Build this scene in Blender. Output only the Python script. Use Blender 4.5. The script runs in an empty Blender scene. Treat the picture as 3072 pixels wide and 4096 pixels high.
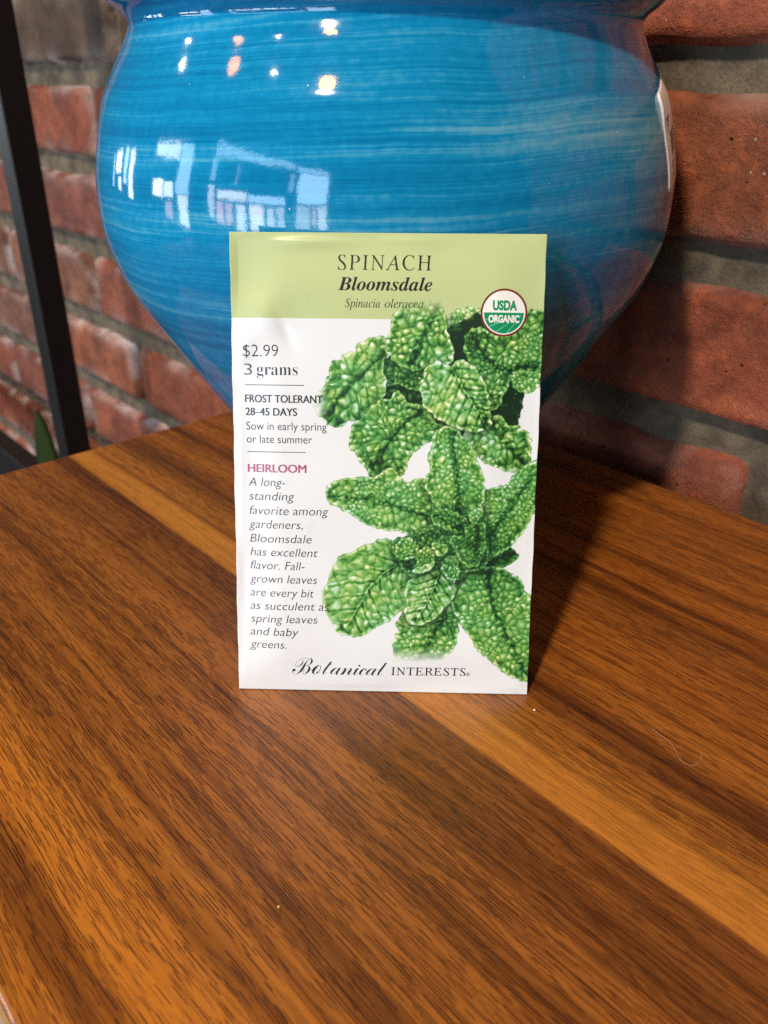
import bpy, math, random
import numpy as np
from mathutils import Vector, Matrix, noise as mnoise
rnd = random.Random(11)
scene = bpy.context.scene
COL = scene.collection
R = math.radians

# ------------------------------------------------------------------ camera
PITCH, ROLL = R(27.50), R(0.196)
cam = bpy.data.cameras.new('camera'); cam_o = bpy.data.objects.new('camera', cam); COL.objects.link(cam_o)
fw = Vector((0, math.cos(PITCH), -math.sin(PITCH))); up = Vector((0, math.sin(PITCH), math.cos(PITCH))); rt = Vector((1, 0, 0))
r2 = rt*math.cos(ROLL)+up*math.sin(ROLL); u2 = -rt*math.sin(ROLL)+up*math.cos(ROLL)
M = Matrix((r2, u2, -fw)).transposed().to_4x4(); M.translation = (0, 0, .15502)
cam_o.matrix_world = M
cam.sensor_width = 36; cam.lens = 29.0; cam.clip_start = .01; cam.clip_end = 50
cam.dof.use_dof = True; cam.dof.focus_distance = .228; cam.dof.aperture_fstop = 18
scene.camera = cam_o

# ------------------------------------------------------------------ frame of the room: x runs along the brick wall, y out of it
PHI = R(132.2176)
DV = Vector((math.cos(PHI), math.sin(PHI), 0)); NB = Vector((math.sin(PHI), -math.cos(PHI), 0))
ROOM = Matrix.Rotation(PHI, 4, 'Z')
POT = Vector((0.0, .3262, 0))

# ------------------------------------------------------------------ world and lamps
w = bpy.data.worlds.new('World'); scene.world = w; w.use_nodes = True
bg = w.node_tree.nodes['Background']; bg.inputs[0].default_value = (.80, .88, 1, 1); bg.inputs[1].default_value = .045
scene.view_settings.view_transform = 'Standard'; scene.view_settings.look = 'None'
scene.view_settings.exposure = .17; scene.view_settings.gamma = 1
try: scene.view_settings.use_curve_mapping = False
except Exception: pass
scene.cycles.use_denoising = False

def direction(az, el):
    a, e = R(az), R(el); return Vector((-math.sin(a)*math.cos(e), -math.cos(a)*math.cos(e), math.sin(e)))
def bulb(az, el, dist, power, rad, col):
    l = bpy.data.lights.new('ceiling_lamp', 'POINT'); l.energy = power; l.shadow_soft_size = rad; l.color = col
    o = bpy.data.objects.new('ceiling_lamp', l); COL.objects.link(o)
    o.location = Vector((0, .23, .15))+direction(az, el)*dist
WARM = (1, .885, .70)
bulb(31.5, 49.5, 2.4, 182, .082, WARM)       # the two warm track lamps that make the shadows
bulb(33.0, 55.0, 2.4, 26, .10, (1, .42, .07))
bulb(83, 46, 2.6, 6, .085, (1, .38, .05))
bulb(106, 35, 2.8, 7, .03, (1, .95, .85))
bulb(63, 52, 2.6, 8, .027, (1, .95, .85))

WIN_D = 3.5                                  # the shop windows across the room, each pane a daylight area lamp
up_ = POT.dot(DV); yp_ = -POT.dot(NB)
def pane(u0, u1, h0, h1, rad, col):
    """u along the window wall, h above the pot's belly, both in units of the room's depth; rad = radiance"""
    wd, ht = abs(u1-u0)*WIN_D, abs(h1-h0)*WIN_D
    l = bpy.data.lights.new('window_pane', 'AREA'); l.shape = 'RECTANGLE'; l.size = wd; l.size_y = ht
    l.energy = 1.02*rad*math.pi*wd*ht; l.color = col
    o = bpy.data.objects.new('window_pane', l); COL.objects.link(o)
    Lm = Matrix.Translation((up_+(u0+u1)/2*WIN_D, yp_+WIN_D, .13+(h0+h1)/2*WIN_D)) @ Matrix.Rotation(R(-90), 4, 'X')
    o.matrix_world = ROOM @ Lm
SKY = (.50, .74, 1); WHT = (.95, .98, 1); PINK = (1, .62, .62); GREY = (.8, .86, .9)
def cpane(f0, f1, g0, g1, rad, col):         # fractions of the big window, left to right as the pot mirrors it
    u = lambda f: .345-.85*f
    h = lambda g: .385-.505*g
    pane(u(f0), u(f1), h(g0), h(g1), rad, col)
cpane(.03, .70, .0, .085, 7, SKY); cpane(.72, .99, .02, .10, 8, SKY)
cpane(.74, .99, .115, .66, 12, SKY); cpane(.66, .70, .15, .5, 5, SKY)
cpane(.0, .05, .10, .42, 6, SKY); cpane(.0, .05, .5, .9, 8, WHT); cpane(.23, .255, .14, .46, 4, SKY)
cpane(.09, .34, .56, .70, 11, WHT); cpane(.35, .64, .60, .71, 12, SKY)
cpane(.08, .14, .73, .93, 9, PINK); cpane(.16, .22, .74, .92, 8, PINK); cpane(.25, .33, .74, .97, 11, WHT)
cpane(.36, .47, .73, .96, 13, (1, .9, .82)); cpane(.50, .56, .74, .97, 9, WHT); cpane(.58, .63, .74, .97, 9, GREY)
cpane(.73, .84, .69, .96, 7, GREY); cpane(.86, .89, .69, .9, 9, PINK); cpane(.91, .99, .69, .98, 9, WHT)
pane(.54, .68, .03, .36, 9, SKY); pane(.55, .66, -.13, .02, 10, WHT); pane(.70, 1.08, .30, .36, 9, WHT)
pane(.72, .86, -.01, .12, 11, WHT); pane(.88, 1.06, -.02, .13, 12, (1, .97, .86)); pane(.74, .84, -.12, -.04, 5, PINK)
pane(1.75, 1.95, -.12, .34, 9, WHT); pane(2.1, 2.35, .0, .36, 8, SKY); pane(2.7, 3.4, .12, .36, 10, WHT)
pane(2.6, 2.9, -.12, .06, 8, WHT); pane(3.9, 4.1, -.15, .36, 8, SKY)

# ------------------------------------------------------------------ helpers
def link(o, parent=None):
    COL.objects.link(o)
    if parent is not None: o.parent = parent
    return o
def mesh_obj(name, verts, faces, mats, parent=None, smooth=False, mat_idx=None):
    me = bpy.data.meshes.new(name); me.from_pydata([tuple(v) for v in verts], [], [tuple(f) for f in faces])
    for m in (mats if isinstance(mats, (list, tuple)) else [mats]): me.materials.append(m)
    if smooth: me.polygons.foreach_set('use_smooth', [True]*len(me.polygons))
    if mat_idx is not None: me.polygons.foreach_set('material_index', mat_idx)
    me.update(); return link(bpy.data.objects.new(name, me), parent)
def tag(o, label, cat=None, group=None, kind=None):
    if label: o['label'] = label
    if cat: o['category'] = cat
    if group: o['group'] = group
    if kind: o['kind'] = kind
    return o
def empty(name, mat4):
    o = bpy.data.objects.new(name, None); o.empty_display_size = .02; link(o); o.matrix_world = mat4; return o
def box(name, lo, hi, mat, parent=None, bev=.001, seg=2):
    import bmesh
    bm = bmesh.new(); bmesh.ops.create_cube(bm, size=1)
    for v in bm.verts: v.co = Vector([(lo[i]+hi[i])/2+v.co[i]*(hi[i]-lo[i]) for i in range(3)])
    if bev: bmesh.ops.bevel(bm, geom=bm.edges[:], offset=bev, segments=seg, affect='EDGES', profile=.5)
    me = bpy.data.meshes.new(name); bm.to_mesh(me); bm.free(); me.materials.append(mat)
    return link(bpy.data.objects.new(name, me), parent)
class NT:
    """small wrapper for writing node trees"""
    def __init__(s, name):
        s.m = bpy.data.materials.new(name); s.m.use_nodes = True; s.t = s.m.node_tree
        s.b = s.t.nodes['Principled BSDF']
    def n(s, typ, **kw):
        nd = s.t.nodes.new(typ)
        for k, v in kw.items(): setattr(nd, k, v)
        return nd
    def put(s, sock, v):
        if v is None: return
        if hasattr(v, 'is_output') or isinstance(v, bpy.types.NodeSocket): s.t.links.new(v, sock)
        else: sock.default_value = v
    def math(s, op, a, b=None, c=None, clamp=False):
        nd = s.n('ShaderNodeMath', operation=op, use_clamp=clamp)
        for i, v in enumerate((a, b, c)): s.put(nd.inputs[i], v)
        return nd.outputs[0]
    def comb(s, x, y, z):
        nd = s.n('ShaderNodeCombineXYZ')
        for i, v in enumerate((x, y, z)): s.put(nd.inputs[i], v)
        return nd.outputs[0]
    def noise(s, vec, scale=1, detail=2, rough=.5, dist=0, dim='3D'):
        nd = s.n('ShaderNodeTexNoise', noise_dimensions=dim); s.put(nd.inputs['Vector'], vec)
        nd.inputs['Scale'].default_value = scale; nd.inputs['Detail'].default_value = detail
        nd.inputs['Roughness'].default_value = rough; nd.inputs['Distortion'].default_value = dist
        return nd.outputs[0]
    def vor(s, vec, scale, feature='F1', rnd_=1.):
        nd = s.n('ShaderNodeTexVoronoi', feature=feature); s.put(nd.inputs['Vector'], vec)
        nd.inputs['Scale'].default_value = scale; nd.inputs['Randomness'].default_value = rnd_
        return nd
    def ramp(s, fac, stops, interp='LINEAR'):
        nd = s.n('ShaderNodeValToRGB'); cr = nd.color_ramp; cr.interpolation = interp
        while len(cr.elements) < len(stops): cr.elements.new(.5)
        for e, (p, c) in zip(cr.elements, stops):
            e.position = p; e.color = (c, c, c, 1) if not hasattr(c, '__len__') else (*c[:3], 1)
        s.put(nd.inputs[0], fac); return nd.outputs[0]
    def mix(s, fac, a, b, mode='MIX'):
        nd = s.n('ShaderNodeMix', data_type='RGBA', blend_type=mode, clamp_factor=True)
        for i, v in ((0, fac), (6, a), (7, b)):
            if isinstance(v, tuple) and len(v) == 3: v = (*v, 1)
            s.put(nd.inputs[i], v)
        return nd.outputs[2]
    def bump(s, h, strength=.3, dist=.001):
        nd = s.n('ShaderNodeBump'); nd.inputs['Strength'].default_value = strength; nd.inputs['Distance'].default_value = dist
        s.put(nd.inputs['Height'], h); s.t.links.new(nd.outputs[0], s.b.inputs['Normal'])
    def xyz(s):
        tc = s.n('ShaderNodeTexCoord'); sp = s.n('ShaderNodeSeparateXYZ'); s.t.links.new(tc.outputs['Object'], sp.inputs[0])
        return tc.outputs['Object'], sp.outputs[0], sp.outputs[1], sp.outputs[2]
    def set(s, **kw):
        for k, v in kw.items():
            k = k.replace('_', ' ')
            if isinstance(v, tuple) and len(v) == 3: v = (*v, 1)
            s.put(s.b.inputs[k], v)
        return s.m
def plain(name, col, rough=.6, spec=.5, metal=0.):
    t = NT(name); o, x, y, z = t.xyz()
    n = t.noise(o, 300, 3)
    return t.set(Base_Color=t.mix(n, tuple(c*.9 for c in col), tuple(min(1, c*1.1) for c in col)), Roughness=rough, Specular_IOR_Level=spec, Metallic=metal)

# ------------------------------------------------------------------ materials
def wood_material(name='walnut_veneer'):
    t = NT(name); o, x, y, z = t.xyz()
    v = t.math('MULTIPLY', y, -1.0)                                   # 0 at the front edge, grows towards the wall
    def st(sx, sy, off=0.):                                           # coordinates stretched along the grain
        return t.comb(t.math('MULTIPLY_ADD', x, sx, off), t.math('MULTIPLY', wy, sy), off)
    wy = v
    wob = t.math('MULTIPLY', t.math('SUBTRACT', t.noise(st(5, 14, 3.1), 1, 2), .5), .012)
    fine = t.math('MULTIPLY', t.math('SUBTRACT', t.noise(st(22, 90, 8.4), 1, 2), .5), .0022)
    seam = v
    wy = t.math('ADD', t.math('ADD', v, wob), fine)
    # tone of each glued stave across the board (seams stay straight), with golden light painted into the front ones
    pos = lambda mm: mm/320.
    S = lambda r, g, b: (r, g, b)
    gold = S(0.417, 0.160, 0.0242); mid = S(0.312, 0.099, 0.0142); dark = S(0.172, 0.054, 0.0103); warm = S(0.437, 0.143, 0.0155)
    stave = t.ramp(t.math('DIVIDE', seam, .320), [(0, S(0.521, 0.188, 0.0224)), (pos(30), S(0.458, 0.159, 0.0179)), (pos(52), S(0.333, 0.117, 0.0169)), (pos(80), S(0.293, 0.100, 0.0153)), (pos(104), S(0.252, 0.085, 0.0144)), (pos(127.6), S(0.197, 0.065, 0.0128)),
        (pos(128.2), gold), (pos(139.5), S(0.427, 0.163, 0.0242)), (pos(146), S(0.344, 0.125, 0.0188)), (pos(160), dark), (pos(172), S(0.293, 0.100, 0.0148)), (pos(190), mid), (pos(212), S(0.222, 0.074, 0.0124)), (pos(228), mid), (pos(262), S(0.252, 0.085, 0.0128)), (pos(306), mid)])
    ingold = t.ramp(t.math('DIVIDE', seam, .320), [(pos(127.6), 1), (pos(128.2), .5), (pos(139), .55), (pos(146), 1)])
    str1 = t.noise(st(2.6, 62, 1.7), 1, 4, .62)
    str2 = t.noise(st(5, 330, 5.3), 1, 4, .6)
    dk = t.mix(ingold, stave, t.mix(1, stave, (.48, .43, .41), 'MULTIPLY'))
    col = t.mix(t.ramp(str1, [(.34, 0), (.46, .75), (.62, 1)]), dk, t.mix(1, stave, (1.22, 1.22, 1.15), 'MULTIPLY'))
    col = t.mix(t.ramp(str2, [(.36, .0), (.56, 1)]), t.mix(1, col, (.78, .75, .75), 'MULTIPLY'), col)
    # dark thin heart lines
    hl = t.noise(st(1.3, 44, 9.7), 1, 3, .5)
    line = t.ramp(t.math('ABSOLUTE', t.math('SUBTRACT', hl, .52)), [(0, 1), (.014, .55), (.04, 0)])
    col = t.mix(t.math('MULTIPLY', line, t.math('MULTIPLY', ingold, .62)), col, t.mix(1, col, (.24, .19, .2), 'MULTIPLY'))
    # pores: hairline dashes in rows along the grain, denser in long drifts
    dens = t.ramp(t.noise(st(6, 120, 2.2), 1, 3, .6), [(.30, 0), (.68, 1)])
    def hairlines(row, length, width, seed, base):
        q = t.math('MULTIPLY_ADD', wy, 1/row, seed); rid = t.math('FLOOR', q); fr = t.math('ABSOLUTE', t.math('SUBTRACT', t.math('FRACT', q), .5))
        n = t.noise(t.comb(t.math('MULTIPLY_ADD', x, 1/length, t.math('MULTIPLY', rid, 7.31)), t.math('MULTIPLY', rid, 3.77), seed), 1, 1, .5)
        on = t.math('MULTIPLY', t.math('SUBTRACT', n, t.math('MULTIPLY_ADD', dens, -.13, base)), 16, clamp=True)
        prof = t.math('MULTIPLY_ADD', fr, -1/(width*.35), 1/.35, clamp=True)
        return t.math('MULTIPLY', on, prof)
    pore = t.math('MAXIMUM', hairlines(.00058, .0085, .27, 3.3, .585), t.math('MULTIPLY', hairlines(.00041, .0130, .25, 11.7, .575), .75))
    pore = t.math('MAXIMUM', pore, t.math('MULTIPLY', hairlines(.00095, .0060, .20, 23.1, .645), .7))
    pr = t.math('MULTIPLY', pore, t.math('MULTIPLY', ingold, .92))
    col = t.mix(pr, col, t.mix(1, col, (.20, .155, .17), 'MULTIPLY'))
    spk = t.noise(o, 2600, 1)
    col = t.mix(t.ramp(spk, [(.3, .0), (.7, .42)]), col, t.mix(1, col, (1.55, 1.5, 1.45), 'MULTIPLY'))
    t.bump(t.math('ADD', t.math('MULTIPLY', pr, -1.0), t.math('MULTIPLY', t.noise(o, 1800, 2), .55)), .20, .0003)
    rough = t.ramp(t.noise(o, 40, 2), [(.3, .27), (.7, .37)])
    return t.set(Base_Color=col, Roughness=rough, Specular_IOR_Level=.52)
def glaze_material():
    t = NT('blue_glaze'); o, x, y, z = t.xyz()
    ang = t.math('ARCTAN2', x, t.math('MULTIPLY', y, -1))             # 0 at the side facing the viewer
    sx = t.math('SINE', ang); cx = t.math('COSINE', ang)
    slope = t.math('MULTIPLY', sx, -.0035)
    wav = t.math('MULTIPLY', t.math('SUBTRACT', t.noise(t.comb(t.math('MULTIPLY', sx, 2.3), cx, t.math('MULTIPLY', z, 9)), 1, 2), .5), .005)
    zz = t.math('ADD', t.math('ADD', z, slope), wav)
    def band(k, a, off, det=3):
        return t.noise(t.comb(t.math('MULTIPLY_ADD', sx, a, off), t.math('MULTIPLY', cx, a), t.math('MULTIPLY', zz, k)), 1, det, .6)
    b1 = band(90, .5, 1.1); b2 = band(420, .8, 4.7, 4); b3 = band(1500, 1.3, 8.3); b4 = band(26, .6, 6.1, 2)
    f = t.math('ADD', t.math('ADD', t.math('MULTIPLY', b1, .36), t.math('MULTIPLY', b2, .30)), t.math('ADD', t.math('MULTIPLY', b3, .29), t.math('MULTIPLY', t.math('SUBTRACT', b4, .5), .35)))
    mot = t.noise(o, 420, 3, .6)
    f = t.math('ADD', f, t.math('MULTIPLY', t.math('SUBTRACT', mot, .5), .16))
    col = t.ramp(f, [(.36, (.002, .148, .335)), (.45, (.003, .198, .415)), (.51, (.006, .24, .482)), (.57, (.045, .305, .51)), (.66, (.15, .41, .57))])
    # wipes where the glaze is pale, pinholes and flecks
    vo = t.vor(o, 210); pin = t.ramp(vo.outputs['Distance'], [(.0, 1), (.035, 1), (.06, 0)])
    sel = t.ramp(t.noise(o, 95, 0), [(.62, 0), (.66, 1)])
    col = t.mix(t.math('MULTIPLY', pin, sel), col, (.62, .7, .66))
    vo2 = t.vor(t.comb(t.math('ADD', x, 3.1), y, z), 260); pin2 = t.ramp(vo2.outputs['Distance'], [(.0, 1), (.05, 1), (.09, 0)])
    sel2 = t.ramp(t.noise(o, 38, 1), [(.63, 0), (.69, 1)])
    col = t.mix(t.math('MULTIPLY', pin2, sel2), col, (.03, .02, .02))
    h = t.math('ADD', t.math('MULTIPLY', b3, .02), t.math('ADD', t.math('MULTIPLY', t.noise(o, 150, 2), .32), t.math('MULTIPLY', t.noise(o, 900, 2), .05)))
    t.bump(h, .14, .0008)
    return t.set(Base_Color=col, Roughness=.065, Specular_IOR_Level=.52)
def brick_material():
    t = NT('fired_brick'); o, x, y, z = t.xyz()
    a = t.n('ShaderNodeAttribute', attribute_name='tint').outputs['Color']
    e = t.n('ShaderNodeAttribute', attribute_name='wear').outputs['Fac']
    n1 = t.noise(o, 32, 5, .65); n2 = t.noise(o, 150, 5, .7); n3 = t.noise(o, 800, 4, .7)
    col = t.mix(t.ramp(n1, [(.35, 0), (.65, 1)]), t.mix(1, a, (.42, .38, .38), 'MULTIPLY'), t.mix(1, a, (1.08, 1.08, 1.0), 'MULTIPLY'))
    col = t.mix(t.ramp(n2, [(.52, 0), (.72, .75)]), col, t.mix(1, col, (1.75, 1.5, 1.2), 'MULTIPLY'))
    col = t.mix(t.ramp(n3, [(.28, .45), (.45, 0)]), col, t.mix(1, col, (.4, .35, .33), 'MULTIPLY'))
    # lime bloom on worn arrises
    bl = t.math('MULTIPLY', e, t.ramp(t.noise(t.comb(t.math('ADD', x, 7), y, z), 24, 3), [(.45, 0), (.62, 1)]))
    col = t.mix(t.math('MULTIPLY', bl, .72), col, (.62, .55, .53))
    v = t.vor(o, 135); pit = t.ramp(v.outputs['Distance'], [(.04, 1), (.13, 0)])
    ps = t.ramp(t.noise(t.comb(x, t.math('ADD', y, 5), z), 70, 1), [(.52, 0), (.57, 1)])
    pit = t.math('MULTIPLY', pit, ps)
    col = t.mix(pit, col, t.mix(1, col, (.25, .2, .2), 'MULTIPLY'))
    sp = t.vor(t.comb(t.math('ADD', x, 1.7), y, z), 190); fl = t.math('MULTIPLY', t.ramp(sp.outputs['Distance'], [(.07, 1), (.14, 0)]), t.ramp(t.noise(o, 55, 1), [(.58, 0), (.63, 1)]))
    col = t.mix(fl, col, (.5, .36, .3))
    t.bump(t.math('ADD', t.math('MULTIPLY', n2, .8), t.math('ADD', t.math('MULTIPLY', n3, .45), t.math('MULTIPLY', pit, -1.6))), .9, .0022)
    return t.set(Base_Color=col, Roughness=.72, Specular_IOR_Level=.35)
def mortar_material():
    t = NT('lime_mortar'); o, x, y, z = t.xyz()
    n1 = t.noise(o, 60, 4, .6); n2 = t.noise(o, 600, 3, .7)
    col = t.mix(t.ramp(n1, [(.35, 0), (.65, 1)]), (.075, .064, .05), (.20, .162, .112))
    col = t.mix(t.ramp(n2, [(.3, .6), (.5, 0)]), col, (.08, .075, .06))
    t.bump(t.math('ADD', n1, t.math('MULTIPLY', n2, .8)), .6, .002)
    return t.set(Base_Color=col, Roughness=.9, Specular_IOR_Level=.2)
def paper_material():
    t = NT('printed_paper'); o, x, y, z = t.xyz()
    a = t.n('ShaderNodeAttribute', attribute_name='print').outputs['Color']
    sm = t.noise(o, 75, 3); sm2 = t.noise(t.comb(t.math('MULTIPLY', x, 3), t.math('ADD', y, 2), z), 160, 2)
    scuff = t.math('MULTIPLY', t.ramp(sm, [(.60, 0), (.74, 1)]), t.ramp(sm2, [(.55, 0), (.68, .16)]))
    col = t.mix(scuff, a, (.25, .25, .26))
    t.bump(t.noise(o, 1500, 2), .05, .0003)
    return t.set(Base_Color=col, Roughness=.32, Specular_IOR_Level=.45)
def ink(name, col): return plain(name, col, .32, .45)
WOOD = wood_material(); GLAZE = glaze_material(); BRICK = brick_material(); MORTAR = mortar_material(); PAPER = paper_material()
BLACK_METAL = plain('black_powder_coat', (.006, .006, .0065), .40, .35)
FLOOR = plain('dark_floor', (.05, .045, .04), .6)
EDGE = plain('pale_edge_band', (.45, .30, .16), .5)
LEAF = plain('plant_leaf', (.014, .030, .002), .6, .15)
STICKER = plain('sticker_paper', (.86, .80, .76), .8, .1)
INK = ink('black_ink', (.018, .019, .024)); GREYINK = ink('grey_ink', (.026, .028, .036)); TITLEINK = ink('title_ink', (.012, .012, .012))
MAGENTA = ink('magenta_ink', (.42, .07, .17)); GREEN = ink('seal_green', (.004, .27, .115)); BROWN = ink('seal_brown', (.17, .028, .02)); WHITE = ink('seal_white', (.84, .83, .80))
PALE = ink('seal_line', (.25, .58, .36)); BRANDINK = ink('brand_ink', (.012, .03, .03))

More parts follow.
